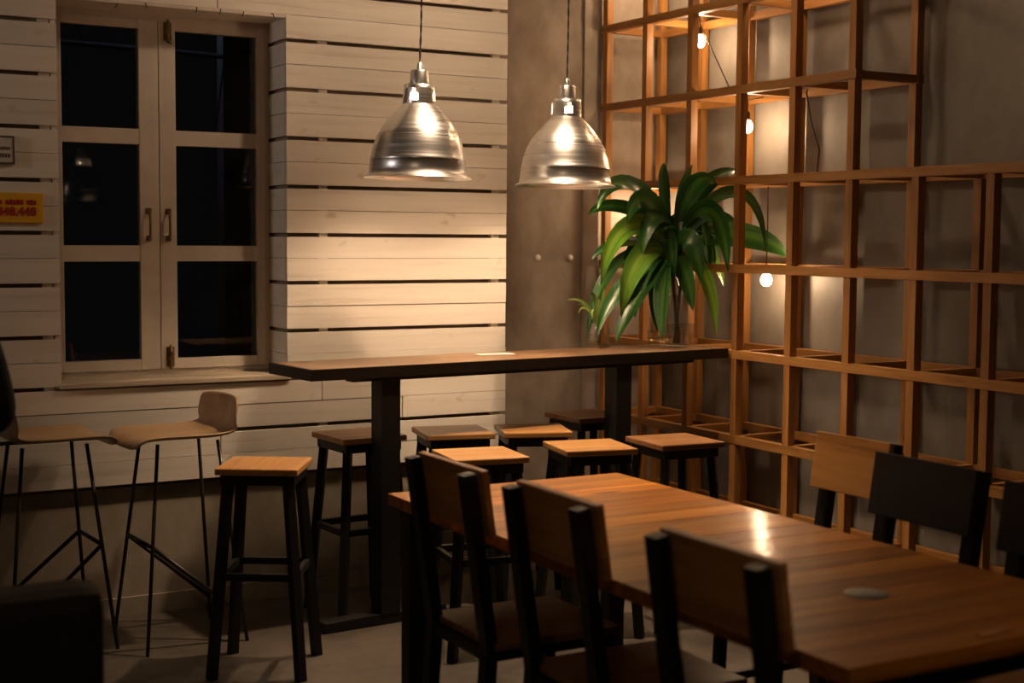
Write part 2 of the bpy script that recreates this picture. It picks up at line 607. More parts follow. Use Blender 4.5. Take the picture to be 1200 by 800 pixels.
# siding: pairs of boards with an open joint between the pairs
PITCH_Z, Z_BOT = 0.2075, 0.552
nrow = 0
z = Z_BOT
while z < 3.2:
    for k in range(2):
        z0 = z + (0 if k == 0 else 0.0985)
        z1 = z0 + (0.0965 if k == 0 else 0.0920)
        in_win = z1 > WZ0 - 0.02 and z0 < WZ1
        if in_win:
            segs = [(XL, 0.31), (0.316, WX0), (WX1, SIDING_END)]
        else:
            cut = (2.36, 1.9, 2.75)[nrow % 3]
            segs = [(XL, 0.31), (0.316, cut - 0.002), (cut + 0.002, SIDING_END)]
        if z0 > WZ1 + 0.1:
            segs = [(XL, 0.31), (0.316, 2.0), (2.004, SIDING_END)]
        for a, b in segs:
            if in_win and z1 > WZ1 > z0 and False:
                continue
            dy = random.uniform(-0.0025, 0.0025)
            zz0, zz1 = z0, z1
            if in_win and a == WX1 and z0 < WZ1 < z1:
                pass
            MB().box((a, 5.818 + dy, zz0), (b, 5.838, zz1), 0.0012).build('board', M['board'], wall_back)
        if in_win:      # boards lining the right reveal
            MB().box((WX1, 5.842, z0), (WX1 + 0.018, 6.055, min(z1, WZ1)), 0.0012).build('reveal_board', M['board'], wall_back)
        nrow += 1
    z += PITCH_Z
# battens behind the open joints
for x in (XL + 0.1, -1.0, 0.31, WX0 - 0.045, 2.375, SIDING_END - 0.05):
    MB().box((x - 0.02, 5.8385, 0.55), (x + 0.02, YB, ZC - 0.05)).build('batten', M['board'], wall_back)
MB().box((WX0 - 0.02, 5.84, WZ0 - 0.03), (WX0, 6.055, WZ1)).build('reveal_lining', M['board'], wall_back)
MB().box((WX0 - 0.02, 5.82, WZ1 - 0.002), (WX1 + 0.02, 6.06, WZ1 + 0.016), 0.001).build('lintel_board', M['white_paint'], wall_back)
for px, py in ((137, 4), (170, 4), (230, 9), (258, 11), (285, 14), (318, 16)):      # bent nails over the opening
    p = at_y(px, py, 5.818)
    k = random.uniform(-0.012, 0.012)
    MB().tube([p, p + Vector((0.2 * k, -0.016, -0.002)), p + Vector((k, -0.022, -0.022))], 0.0022, 6).build('nail', M['rod'], wall_back)
# ---------------------------------------------------------------- window
win = MB()
t = 0.028
win.box((WX0, WY, WZ0 - 0.005), (WX0 + t, WY + 0.07, WZ1 - 0.002))
win.box((WX1 - t, WY, WZ0 - 0.005), (WX1, WY + 0.07, WZ1 - 0.002))
win.box((WX0 + t, WY, WZ1 - 0.028), (WX1 - t, WY + 0.07, WZ1 - 0.002))
win.box((WX0 + t, WY, WZ0 - 0.005), (WX1 - t, WY + 0.07, WZ0 + 0.016))
window = struct(win.build('window_1', M['white_paint']))
MB().box((WX0 - 0.01, 5.80, WZ0 - 0.028), (WX1 + 0.012, WY + 0.01, WZ0 - 0.006), 0.004).build('window_sill', M['raw_sill'], window)
XM = 1.708
ZB, ZT = 1.003, 2.478
panes_z = [(1.047, 1.464), (1.531, 1.957), (2.021, 2.440)]


def sash(x0, x1, l, r):
    b = MB()
    y0, y1 = WY - 0.012, WY + 0.03
    b.box((x0, y0, ZB), (x0 + l, y1, ZT), 0.003)
    b.box((x1 - r, y0, ZB), (x1, y1, ZT), 0.003)
    zs = [ZB] + [v for p in panes_z for v in p] + [ZT]
    for i in range(0, len(zs), 2):
        b.box((x0 + l, y0 + 0.002, zs[i]), (x1 - r, y1, zs[i + 1]))
    s = b.build('sash', M['white_paint'], window)
    for a, c in panes_z:
        MB().box((x0 + l - 0.004, WY + 0.008, a - 0.004), (x1 - r + 0.004, WY + 0.012, c + 0.004)).build('pane', M['pane'], s)
    return s


sl = sash(WX0 + 0.012, XM - 0.0015, 0.05, 0.083)
sr = sash(XM + 0.0015, WX1 - 0.02, 0.072, 0.04)


def pull(x, parent):
    b = MB()
    y = WY - 0.012
    for zz in (1.532 + 0.03, 1.532 + 0.145):
        b.box((x - 0.012, y - 0.004, zz - 0.012), (x + 0.012, y, zz + 0.012))
    b.tube([(x, y - 0.003, 1.562), (x, y - 0.026, 1.572), (x, y - 0.03, 1.62), (x, y - 0.026, 1.667), (x, y - 0.003, 1.677)], 0.0055, 8)
    b.build('handle', M['brass'], parent)


pull(XM - 0.048, sl)
pull(XM + 0.036, sr)


def bolt(zc, h, parent, foot):
    x, y = XM + 0.04, WY - 0.012
    b = MB().box((x - 0.017, y - 0.004, zc - h / 2), (x + 0.017, y, zc + h / 2), 0.001)
    b.tube([(x, y - 0.01, zc - h / 2 - 0.01), (x, y - 0.01, zc + h / 2 + 0.01)], 0.006, 8)
    b.box((x - 0.012, y - 0.016, zc - 0.012), (x + 0.012, y - 0.004, zc + 0.004))
    b.tube([(x, y - 0.014, zc + foot), (x + 0.008, y - 0.03, zc + foot - 0.008)], 0.005, 6)
    b.build('bolt', M['brass'], parent)


bolt(2.435, 0.075, sr, -0.045)
bolt(1.055, 0.085, sr, 0.02)

# outside, seen dimly through the panes: a rendered pillar, a wall and a cable tray under the night sky
struct(MB().box((-8, 7.2, -0.3), (14, 16, -0.1)).build('ground_outside', M['ground']))
far = struct(MB().box((at_y(281, 200, 8.0).x, 8.0, -0.1), (3.9, 8.4, 4.0)).build('wall_outside', M['outside']))
tag(MB().box((at_y(263, 200, 7.5).x, 7.5, -0.1), (at_y(277, 200, 7.5).x, 7.62, 3.6), 0.01).build('porch_pillar', M['outside']), 'pale rendered pillar outside the right window sash', 'pillar')
tag(MB().tube([(0.8, 7.487, 2.56), (2.2, 7.487, 2.54), (3.6, 7.487, 2.50), (3.6, 8.0, 2.50)], 0.014, 8).build('overhead_pipe', M['outside_dark']), 'dark overhead pipe crossing behind the top window panes', 'pipe')
lamp_point('outside_fill_light', (2.2, 6.9, 3.9), 40.0, (0.75, 0.8, 1.0), 0.1)  # added fill light that makes the pillar and wall outside visible

# ---------------------------------------------------------------- signs on the siding
def text_mesh(s, size, mat, name, parent, loc, bold=0.0, align='RIGHT'):
    cu = bpy.data.curves.new(name, 'FONT')
    cu.body = s
    cu.size = size
    cu.align_x = align
    cu.extrude = 0.0006
    cu.offset = bold
    tmp = bpy.data.objects.new(name + '_tmp', cu)
    scene.collection.objects.link(tmp)
    dg = bpy.context.evaluated_depsgraph_get()
    me = bpy.data.meshes.new_from_object(tmp.evaluated_get(dg))
    bpy.data.objects.remove(tmp)
    me.materials.clear()
    return link(name, me, mat, parent, loc, (R(90), 0, 0))


def print_bars(parent, mat, right, z_, h, words):
    # a line of small print, too blurred in the photograph to read: one little stroke block per letter
    b = MB()
    x = right
    for n in words:
        for k in range(n):
            w_ = h * random.uniform(0.45, 0.6)
            b.box((x - w_, -0.0098, z_), (x, -0.0085, z_ + h * random.uniform(0.8, 1.0)))
            x -= w_ + h * 0.16
        x -= h * 0.5
    b.build('lettering', mat, parent)


YS = 5.815
s = thing('phone_sign', 'yellow sign with red phone number on the white board wall', 'sign', (1.0, YS, 1.679))
sp_ = MB().box((-0.20, -0.008, -0.058), (0.182, 0, 0.058), 0.001).build('sign_plate', M['yellow'], s)
print_bars(sp_, M['red'], 0.155, 0.012, 0.020, (3, 5, 3))
text_mesh('448.448', 0.046, M['red'], 'lettering', sp_, (0.155, -0.0095, -0.030), 0.0016)
s = thing('notice_plaque', 'small pale framed plaque on the white board wall above the yellow sign', 'plaque', (1.0, YS, 1.902))
sp_ = MB().box((-0.16, -0.009, -0.05), (0.072, 0, 0.05)).build('plaque_plate', M['sign_white'], s)
fr = MB()
for a, b in (((-0.165, -0.011, 0.048), (0.077, 0, 0.054)), ((-0.165, -0.011, -0.054), (0.077, 0, -0.048)),
             ((-0.165, -0.011, -0.048), (-0.158, 0, 0.048)), ((0.070, -0.011, -0.048), (0.077, 0, 0.048))):
    fr.box(a, b)
fr.build('plaque_frame', M['sign_dark'], s)
print_bars(sp_, M['sign_dark'], 0.06, 0.000, 0.012, (5, 6))
print_bars(sp_, M['sign_dark'], 0.06, -0.030, 0.018, (7, 4))

# ---------------------------------------------------------------- pine lattice along the right wall
LX0, LX1, LW = 4.27, 4.625, 0.040
posts_y = [6.464, 6.095, 5.71, 5.325, 4.945, 4.570, 4.190, 3.805, 3.42, 3.04, 2.66, 2.28]
rails_z = [0.215, 0.624, 1.030, 1.437, 1.852, 2.275, 2.69, 3.10, 3.51]
STEP = 5      # index of the last tall post
lat = thing('pine_lattice', 'orange pine open lattice shelving standing along the grey wall', 'lattice', (LX0, 2.28, 0))
_posts = {}
def lpost(x, y, h):
    key = round(h, 2)
    if key not in _posts:
        _posts[key] = MB().box((-LW / 2, -LW / 2, 0), (LW / 2, LW / 2, h), 0.0015).mesh('post')
    link('post', _posts[key], M['pine'], lat, (x - LX0, y - 2.28, 0), (0, 0, random.uniform(-0.01, 0.01)))


for i, y in enumerate(posts_y):
    h = 3.56 if i <= STEP else rails_z[4] + LW / 2
    for x in (LX0, LX1):
        lpost(x, y, h)
for z in rails_z:
    y0 = posts_y[STEP] if z > 2 else posts_y[-1]
    for x in (LX0, LX1):
        d = -0.006 if x == LX0 else 0.0
        MB().box((x - LX0 - LW / 2 + 0.003 + d, y0 - 2.28 - 0.03, z - LW / 2), (x - LX0 + LW / 2 - 0.003, 6.50 - 2.28, z + LW / 2), 0.0015).build('rail', M['pine_y'], lat)
cross = MB().box((LW / 2, -0.0175, -0.0175), (LX1 - LX0 - LW / 2, 0.0175, 0.0175), 0.001).mesh('cross_bar')
for i, y in enumerate(posts_y):
    for z in rails_z:
        if z > 2 and i > STEP:
            continue
        link('cross_bar', cross, M['pine_x'], lat, (0, y - 2.28, z))

# ---------------------------------------------------------------- high bar
BAR_H, BAR_ROT = 1.06, R(4.9)
bar = thing('bar_table', 'long dark wooden high bar table with black edge against the lattice', 'bar table', (2.045, 5.15, 0), BAR_ROT)
BL, BW = 2.192, 0.385
MB().box((0.012, 0.012, BAR_H - 0.04), (BL, BW - 0.012, BAR_H), 0.002).build('bar_top', M['bar'], bar)
ed = MB()
ed.box((0, 0, BAR_H - 0.046), (BL, 0.012, BAR_H - 0.001))
ed.box((0, BW - 0.012, BAR_H - 0.046), (BL, BW, BAR_H - 0.001))
ed.box((0, 0.012, BAR_H - 0.046), (0.012, BW - 0.012, BAR_H - 0.001))
ed.build('edge_band', M['bar_edge'], bar)
for x in (0.365, 1.573):
    MB().box((x - 0.043, 0.018, 0.045), (x + 0.043, 0.104, BAR_H - 0.046)).build('post', M['steel'], bar)
    MB().box((x - 0.30, 0.022, 0), (x + 0.27, 0.092, 0.045), 0.003).build('foot_bar', M['steel'], bar)
    MB().box((x - 0.05, 0.104, BAR_H - 0.066), (x + 0.05, BW - 0.03, BAR_H - 0.046)).build('bracket', M['steel'], bar)
MB().box((0.2, 0.03, BAR_H - 0.062), (2.0, 0.095, BAR_H - 0.046)).build('under_rail', M['steel'], bar)

# ---------------------------------------------------------------- bar stools
def make_stool(mat):
    t = thing('bar_stool', 'x', 'stool')
    h = 0.755
    s_ = MB()
    s_.box((-0.148, -0.148, h - 0.024), (0.148, 0.148, h), 0.005)
    # a slightly dished seat
    s_.build('seat', mat, t)
    ap = MB()
    for sx, sy in ((0, -1), (0, 1)):
        ap.box((-0.128, sy * 0.12 - 0.012, h - 0.062), (0.128, sy * 0.12 + 0.012, h - 0.026))
    for sx in (-1, 1):
        ap.box((sx * 0.116 - 0.012, -0.108, h - 0.062), (sx * 0.116 + 0.012, 0.108, h - 0.026))
    ap.build('apron', M['steel'], t)
    feet = {}
    for sx in (-1, 1):
        for sy in (-1, 1):
            MB().beam((sx * 0.108, sy * 0.108, h - 0.05), (sx * 0.160, sy * 0.160, 0.0), 0.032, 0.032, (sx, sy, 0)).build('leg', M['steel'], t)
    zr = 0.365
    k = 0.108 + (0.160 - 0.108) * (h - 0.055 - zr) / (h - 0.055)
    for a, b in (((-k, -k), (k, -k)), ((k, -k), (k, k)), ((k, k), (-k, k)), ((-k, k), (-k, -k))):
        MB().beam((*a, zr), (*b, zr), 0.02, 0.026).build('foot_rail', M['steel'], t)
    return t


stool_light, stool_dark = make_stool(M['seat']), make_stool(M['seat_dark'])
stool_spots = [
    (1.76, 4.89, 58, 0, 'square wooden bar stool on its own between the ply chairs and the bar'),
    (2.378, 5.455, 4, 0, 'square wooden bar stool behind the left bar post beside the white boards'),
    (2.775, 5.367, -13, 0, 'square wooden bar stool under the bar, second from the left bar post'),
    (2.569, 4.743, -9, 0, 'brightly lit wooden bar stool pulled out in front of the dining table corner'),
    (3.112, 5.266, -20, 0, 'square wooden bar stool under the bar before the concrete wall'),
    (3.063, 4.737, -12, 0, 'wooden bar stool at the far end of the dining table, half in shade'),
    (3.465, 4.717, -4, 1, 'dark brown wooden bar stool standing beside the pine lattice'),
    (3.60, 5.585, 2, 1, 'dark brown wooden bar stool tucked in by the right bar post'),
]
used = [False, False]
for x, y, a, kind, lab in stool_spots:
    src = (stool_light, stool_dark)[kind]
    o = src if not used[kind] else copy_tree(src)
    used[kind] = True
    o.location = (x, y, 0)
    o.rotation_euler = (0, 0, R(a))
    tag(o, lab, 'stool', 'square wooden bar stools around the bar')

# ---------------------------------------------------------------- moulded bar chairs on rod legs
def shell_mesh():
    # profile along x: waterfall front edge, flat seat, low upturned back at +x
    prof = [(-0.215, -0.035), (-0.205, -0.012), (-0.17, 0.0), (-0.05, -0.004), (0.08, -0.004), (0.14, 0.0),
            (0.175, 0.018), (0.197, 0.055), (0.207, 0.11), (0.213, 0.155)]
    bm = bmesh.new()
    rows = []
    for i, (x, z) in enumerate(prof):
        row = []
        for j in range(9):
            v = -1 + 2 * j / 8
            wy = 0.20 if i > 1 else 0.17 + 0.03 * i
            up = 0.018 * v ** 4
            if i >= 7:
                wy = 0.20 - 0.006 * (i - 7)
                row.append(bm.verts.new((x - 0.04 * v * v, v * wy, 0.80 + z - (0.012 * v ** 6 if i == len(prof) - 1 else 0))))
            else:
                row.append(bm.verts.new((x, v * wy, 0.80 + z + up)))
        rows.append(row)
    for a, b in zip(rows, rows[1:]):
        for j in range(8):
            bm.faces.new((a[j], a[j + 1], b[j + 1], b[j])).smooth = True
    me = bpy.data.meshes.new('seat_shell')
    bmesh.ops.recalc_face_normals(bm, faces=bm.faces)
    bm.to_mesh(me)
    bm.free()
    return me


def make_bar_chair():
    t = thing('bar_chair', 'x', 'bar chair')
    o = link('seat_shell', shell_mesh(), M['ply'], t)
    md = o.modifiers.new('thick', 'SOLIDIFY')
    md.thickness = 0.014
    md.offset = -1
    md2 = o.modifiers.new('round', 'SUBSURF')
    md2.levels = md2.render_levels = 1
    for sx in (-1, 1):
        for sy in (-1, 1):
            MB().tube([(sx * 0.12, sy * 0.10, 0.785), (sx * 0.20, sy * 0.19, 0.0)], 0.0075, 8).build('leg', M['rod'], t)
    def leg_at(sx, sy, z_):
        k = (0.785 - z_) / 0.785
        return (sx * (0.12 + 0.08 * k), sy * (0.10 + 0.09 * k), z_)
    for sy in (-1, 1):
        MB().tube([leg_at(-1, sy, 0.40), leg_at(1, sy, 0.10)], 0.0085, 8).build('brace', M['rod'], t)
    MB().tube([leg_at(-1, -1, 0.40), leg_at(-1, 1, 0.40)], 0.0085, 8).build('foot_rail', M['rod'], t)
    return t


bc = make_bar_chair()
bc.location = (1.60, 5.42, 0.015)
bc.location.z = 0
bc.rotation_euler = (0, 0, R(4))
tag(bc, 'moulded brown ply bar chair with low upturned back by the stools', 'bar chair')
bc2 = copy_tree(bc)
bc2.location = (1.13, 5.55, 0)
bc2.rotation_euler = (0, 0, R(184))
tag(bc2, 'moulded brown ply bar chair beside the person in black', 'bar chair')

# ---------------------------------------------------------------- dining table
TX0, TX1, TY0, TY1, TH = 1.91, 2.80, 2.02, 4.15, 0.75
tab = thing('dining_table', 'long varnished orange wooden plank dining table', 'table', (TX0, TY0, 0))
n_pl = 19
tones = [0.75, 0.9, 0.7, 0.95, 0.8, 1.0, 0.68, 0.88, 1.05, 0.72, 0.9, 0.7, 1.1, 0.8, 0.98, 0.74, 1.35, 0.92, 0.72]
wpl = (TY1 - TY0) / n_pl
for i in range(n_pl):
    o = MB().box((0, i * wpl + 0.0006, TH - 0.036), (TX1 - TX0, (i + 1) * wpl - 0.0006, TH + random.uniform(-0.0004, 0.0004)), 0.0012).build('plank', M['table'], tab)
    k = tones[i % len(tones)]
    o.color = (k, k * (0.9 + 0.12 * k), k * (0.8 + 0.3 * k), 1)
MB().box((0.03, 0.03, TH - 0.052), (TX1 - TX0 - 0.03, TY1 - TY0 - 0.03, TH - 0.036)).build('under_frame', M['table_edge'], tab)
for x in (0.03, TX1 - TX0 - 0.09):
    for y in (0.04, TY1 - TY0 - 0.10):
        MB().box((x, y, 0), (x + 0.06, y + 0.06, TH - 0.052), 0.002).build('leg', M['steel'], tab)
for y in (0.06, TY1 - TY0 - 0.08):
    MB().box((0.09, y, TH - 0.10), (TX1 - TX0 - 0.09, y + 0.03, TH - 0.052)).build('end_rail', M['steel'], tab)

# things lying on the table and the bar
c = at_z(1015, 696, TH)
tag(MB().lathe([(0, 0), (0.052, 0), (0.052, 0.001), (0, 0.001)], 32).build('coaster', M['coaster'], None, (c.x, c.y, TH + 0.001)), 'round pale grey coaster lying on the dining table', 'coaster')
c = at_z(1165, 742, TH)
tag(MB().box((-0.05, -0.012, 0), (0.05, 0.012, 0.004), 0.001).build('wooden_stirrer', M['chair_wood'], None, (c.x, c.y, TH + 0.001), (0, 0, R(8))), 'small flat wooden stick lying on the dining table', 'stick')
c = at_z(580, 415.5, BAR_H)
tag(MB().box((-0.085, -0.03, 0), (0.085, 0.03, 0.003), 0.0006).build('paper_card', M['paper'], None, (c.x, c.y, BAR_H + 0.001), (0, 0, R(-8))), 'white paper card lying on the dark bar top', 'card')

# ---------------------------------------------------------------- dining chairs
def make_chair(panel, half=0.20):
    t = thing('dining_chair', 'x', 'chair')
    # local: sitter faces +x, back at -x; origin under the seat's rear edge
    for sy in (-1, 1):
        b = MB()
        y = sy * (half - 0.032)
        b.beam((-0.03, y, 0), (0.0, y, 0.45), 0.044, 0.036, (1, 0, 0))
        b.beam((0.0, y, 0.44), (-0.0735, y, 0.935), 0.044, 0.036, (1, 0, 0))
        b.build('back_post', M['steel'], t)
        MB().beam((0.39, y, 0.43), (0.41, y, 0), 0.032, 0.032, (1, 0, 0)).build('leg', M['steel'], t)
        MB().beam((0.0, y, 0.18), (0.39, y, 0.18), 0.02, 0.025).build('stretcher', M['steel'], t)
        MB().beam((0.0, y, 0.42), (0.40, y, 0.42), 0.03, 0.03).build('seat_rail', M['steel'], t)
    MB().beam((0.0, -half + 0.035, 0.42), (0.0, half - 0.035, 0.42), 0.03, 0.03).build('seat_rail', M['steel'], t)
    MB().beam((0.395, -half + 0.035, 0.42), (0.395, half - 0.035, 0.42), 0.03, 0.03).build('seat_rail', M['steel'], t)
    MB().beam((0.0, -half + 0.035, 0.18), (0.0, half - 0.035, 0.18), 0.02, 0.025).build('stretcher', M['steel'], t)
    MB().box((0.005, -half, 0.437), (0.42, half, 0.459), 0.004).build('seat', M['seat_dark'], t)
    back = MB().box((0, -half, -0.092), (0.02, half, 0.094), 0.003).build('backrest', panel, t, (-0.029, 0, 0.85), (0, R(-8.45), 0))
    return t


ch = make_chair(M['chair_wood'])
chd = make_chair(M['chair_dark'])
near = [(1.87, 3.56, 0, 'black steel dining chair with wooden back nearest the bar, back to the room'),
        (1.88, 3.0, -1, 'middle of three wooden-backed dining chairs along the open side of the table'),
        (1.865, 2.33, 0.5, 'wooden-backed dining chair at the table end away from the bar, back to the room')]
first = True
for x, y, a, lab in near:
    o = ch if first else copy_tree(ch)
    first = False
    o.location = (x, y, 0)
    o.rotation_euler = (0, 0, R(a))
    tag(o, lab, 'chair', 'chairs at the dining table')
o = make_chair(M['chair_knotty'], 0.165)
o.location = (3.185, 3.405, 0)
o.rotation_euler = (0, 0, R(181))
tag(o, 'dining chair with bright knotty wooden back on the lattice side of the table', 'chair', 'chairs at the dining table')
chd.location = (3.03, 2.945, 0)
chd.rotation_euler = (0, 0, R(179))
tag(chd, 'dining chair with charcoal back beside the bright wooden chair back', 'chair', 'chairs at the dining table')
o = copy_tree(chd)
o.location = (2.97, 2.40, 0)
o.rotation_euler = (0, 0, R(180))
tag(o, 'dining chair with charcoal back farthest from the bar on the lattice side', 'chair', 'chairs at the dining table')

# ---------------------------------------------------------------- pendant lamps
def shade_profile():
    return [(0.226, 0.0), (0.222, 0.006), (0.207, 0.012), (0.203, 0.035), (0.199, 0.072), (0.201, 0.076), (0.197, 0.082),
            (0.190, 0.12), (0.176, 0.165), (0.155, 0.205), (0.128, 0.242), (0.100, 0.275), (0.078, 0.297), (0.068, 0.306)]


K = 0.98


def pendant(loc, label, lit=True, rz=0.0, tilt=(0, 0)):
    t = thing('pendant_lamp', label, 'lamp', loc, rz, 'spun aluminium pendant lamps')
    t.rotation_euler = (R(tilt[0]), R(tilt[1]), rz)
    t.scale = (K, K, K)
    MB().lathe(shade_profile(), 64).build('shade', M['alu'], t)
    neck = [(0.068, 0.306), (0.068, 0.318), (0.067, 0.334), (0.066, 0.352), (0.065, 0.366), (0.064, 0.385), (0.040, 0.387)]

    def skip(i, k):
        k = k % 12
        if i in (1, 2):
            return k in (2, 3, 4, 5)
        if i == 3:
            return k in (3, 4)
        return False
    MB().lathe(neck, 48, skip).build('neck', M['alu'], t)
    MB().lathe([(0.040, 0.387), (0.038, 0.44), (0.034, 0.447), (0.012, 0.449), (0.012, 0.475), (0.006, 0.48), (0.0, 0.48)], 32).build('cap', M['alu'], t)
    hold = MB().lathe([(0.0, 0.386), (0.019, 0.386), (0.019, 0.350), (0.0, 0.350)], 16).build('lamp_holder', M['socket'], t)
    bulb = [(0.0, 0.105), (0.018, 0.109), (0.032, 0.125), (0.038, 0.150), (0.037, 0.185), (0.030, 0.225), (0.022, 0.27), (0.018, 0.33), (0.016, 0.352), (0.0, 0.352)]
    MB().lathe(bulb, 12).build('bulb', M['bulb_big'] if lit else M['paper'], hold)
    # twisted flex up to the ceiling rose
    top = (ZC - loc[2]) / K
    nseg = 90
    for ph in (0, math.pi):
        pts = [(0.0022 * math.cos(ph + i * 0.9) + 0.004 * math.sin(i * 0.11), 0.0022 * math.sin(ph + i * 0.9), 0.475 + (top - 0.475) * i / nseg) for i in range(nseg + 1)]
        MB().tube(pts, 0.0026, 6).build('flex', M['cord'], t)
    MB().lathe([(0.0, -0.03), (0.045, -0.03), (0.05, 0), (0, 0)], 24, c=(0, 0, top)).build('ceiling_rose', M['socket'], t)
    return t


pendant((2.553, 5.26, 1.8135), 'aluminium pendant lamp hanging in front of the white boards', True, R(15), (0, 1.2))
pendant((3.297, 5.32, 1.801), 'aluminium pendant lamp hanging in front of the concrete by the plant', True, R(38), (0, 1.5))

o = pendant((2.60, 0.80, 1.80), 'aluminium pendant lamp hanging over the floor beyond the dining table end', True, R(10))
for c_ in o.children_recursive:
    if c_.name.startswith('bulb'):
        c_.data.materials[0] = emitter('dimmed_pendant_bulb_glow', WARM, 45.0)

# bare globe bulb on a short cord between the two pendants, just above the picture
gl = thing('globe_bulb_lamp', 'bare globe bulb on a short cord under the ceiling above the bar', 'lamp', (2.75, 4.95, 3.1))
gh = MB().lathe([(0.0, 0.045), (0.02, 0.045), (0.021, 0.10), (0.008, 0.11), (0.0, 0.11)], 16).build('lamp_holder', M['socket'], gl)
MB().lathe([(0.0, -0.05), (0.019, -0.046), (0.035, -0.035), (0.046, -0.019), (0.05, 0.0), (0.046, 0.019), (0.035, 0.035), (0.019, 0.05), (0.0, 0.05)], 16).build('bulb', M['bulb_globe'], gh)
MB().tube([(0, 0, 0.10), (0.002, 0, 0.3), (0, 0, ZC - 3.1)], 0.003, 6).build('flex', M['cord'], gl)
MB().lathe([(0.0, -0.03), (0.045, -0.03), (0.05, 0), (0, 0)], 24, c=(0, 0, ZC - 3.1)).build('ceiling_rose', M['socket'], gl)

# the spotlight that throws the pool of light over bar, stools and table end
tk = thing('track_spotlight', 'black can spotlight on the ceiling track above the bar stools', 'lamp', (SPOT.x, SPOT.y, SPOT.z))
MB().lathe([(0.070, -0.01), (0.070, 0.13), (0.030, 0.14), (0.0, 0.14), (0.0, 0.125), (0.062, 0.12), (0.064, -0.01)], 28).build('can', M['steel'], tk)
MB().box((-0.012, -0.012, 0.135), (0.012, 0.012, ZC - SPOT.z - 0.02)).build('arm', M['steel'], tk)
MB().box((-0.5, -0.018, ZC - SPOT.z - 0.022), (0.5, 0.018, ZC - SPOT.z)).build('track', M['steel'], tk)

# ---------------------------------------------------------------- string of bulbs in the lattice
st = thing('string_light', 'string of small warm bulbs hung on black cord through the pine lattice', 'string lights', (4.45, 5.3, 0))
O = Vector((4.45, 5.3, 0))
bulb_prof = [(0.0, -0.030), (0.012, -0.028), (0.021, -0.019), (0.0245, -0.006), (0.023, 0.007), (0.016, 0.02), (0.012, 0.027), (0.0, 0.027)]
bulb_me = MB().lathe([(r_ * 1.12, z_ * 1.12) for r_, z_ in bulb_prof], 14).mesh('bulb')
sock_me = MB().lathe([(0.0, 0.024), (0.013, 0.024), (0.0145, 0.03), (0.0145, 0.066), (0.006, 0.072), (0.0, 0.072)], 14).mesh('socket')
bulbs = [at_x(820, 48, 4.46), at_x(875.5, 148, 4.48), at_x(763, 253, 4.48), at_x(898, 327, 4.50)]
hang = [2.668, 2.255, 1.83, 1.83]
bulbs += [Vector((4.44, 6.25, 2.98)), Vector((4.42, 5.12, 2.98))]  # unseen bulbs above the view, added for ambient light
hang += [3.08, 3.08]
for p, hz in zip(bulbs, hang):
    q = p - O
    so = link('socket', sock_me, M['socket'], st, q)
    link('bulb', bulb_me, M['bulb_small'], so)
    MB().tube([q + Vector((0, 0, 0.07)), q + Vector((0.004, 0.003, 0.5 * (0.07 + hz - p.z))), Vector((q.x, q.y, hz))], 0.0028, 6).build('drop_cord', M['cord'], st)
main = [(4.44, 6.25, 3.08), (4.42, 5.9, 3.07), (4.46, bulbs[0].y, 2.668), (4.48, 5.68, 2.32), (4.48, bulbs[1].y, 2.255), (4.42, 5.35, 2.25)]
MB().tube([Vector(p) - O for p in main], 0.0028, 6).build('main_cord', M['cord'], st)
a, b, c2, d2 = at_x(945, 108, 4.30), at_x(951, 145, 4.31), at_x(960, 175, 4.32), at_x(957, 205, 4.32)
MB().tube([p - O for p in (Vector((4.35, a.y + 0.05, 2.25)), a, b, c2, d2, Vector((4.38, d2.y + 0.1, 1.875)))], 0.0035, 6).build('loose_cord', M['cord'], st)

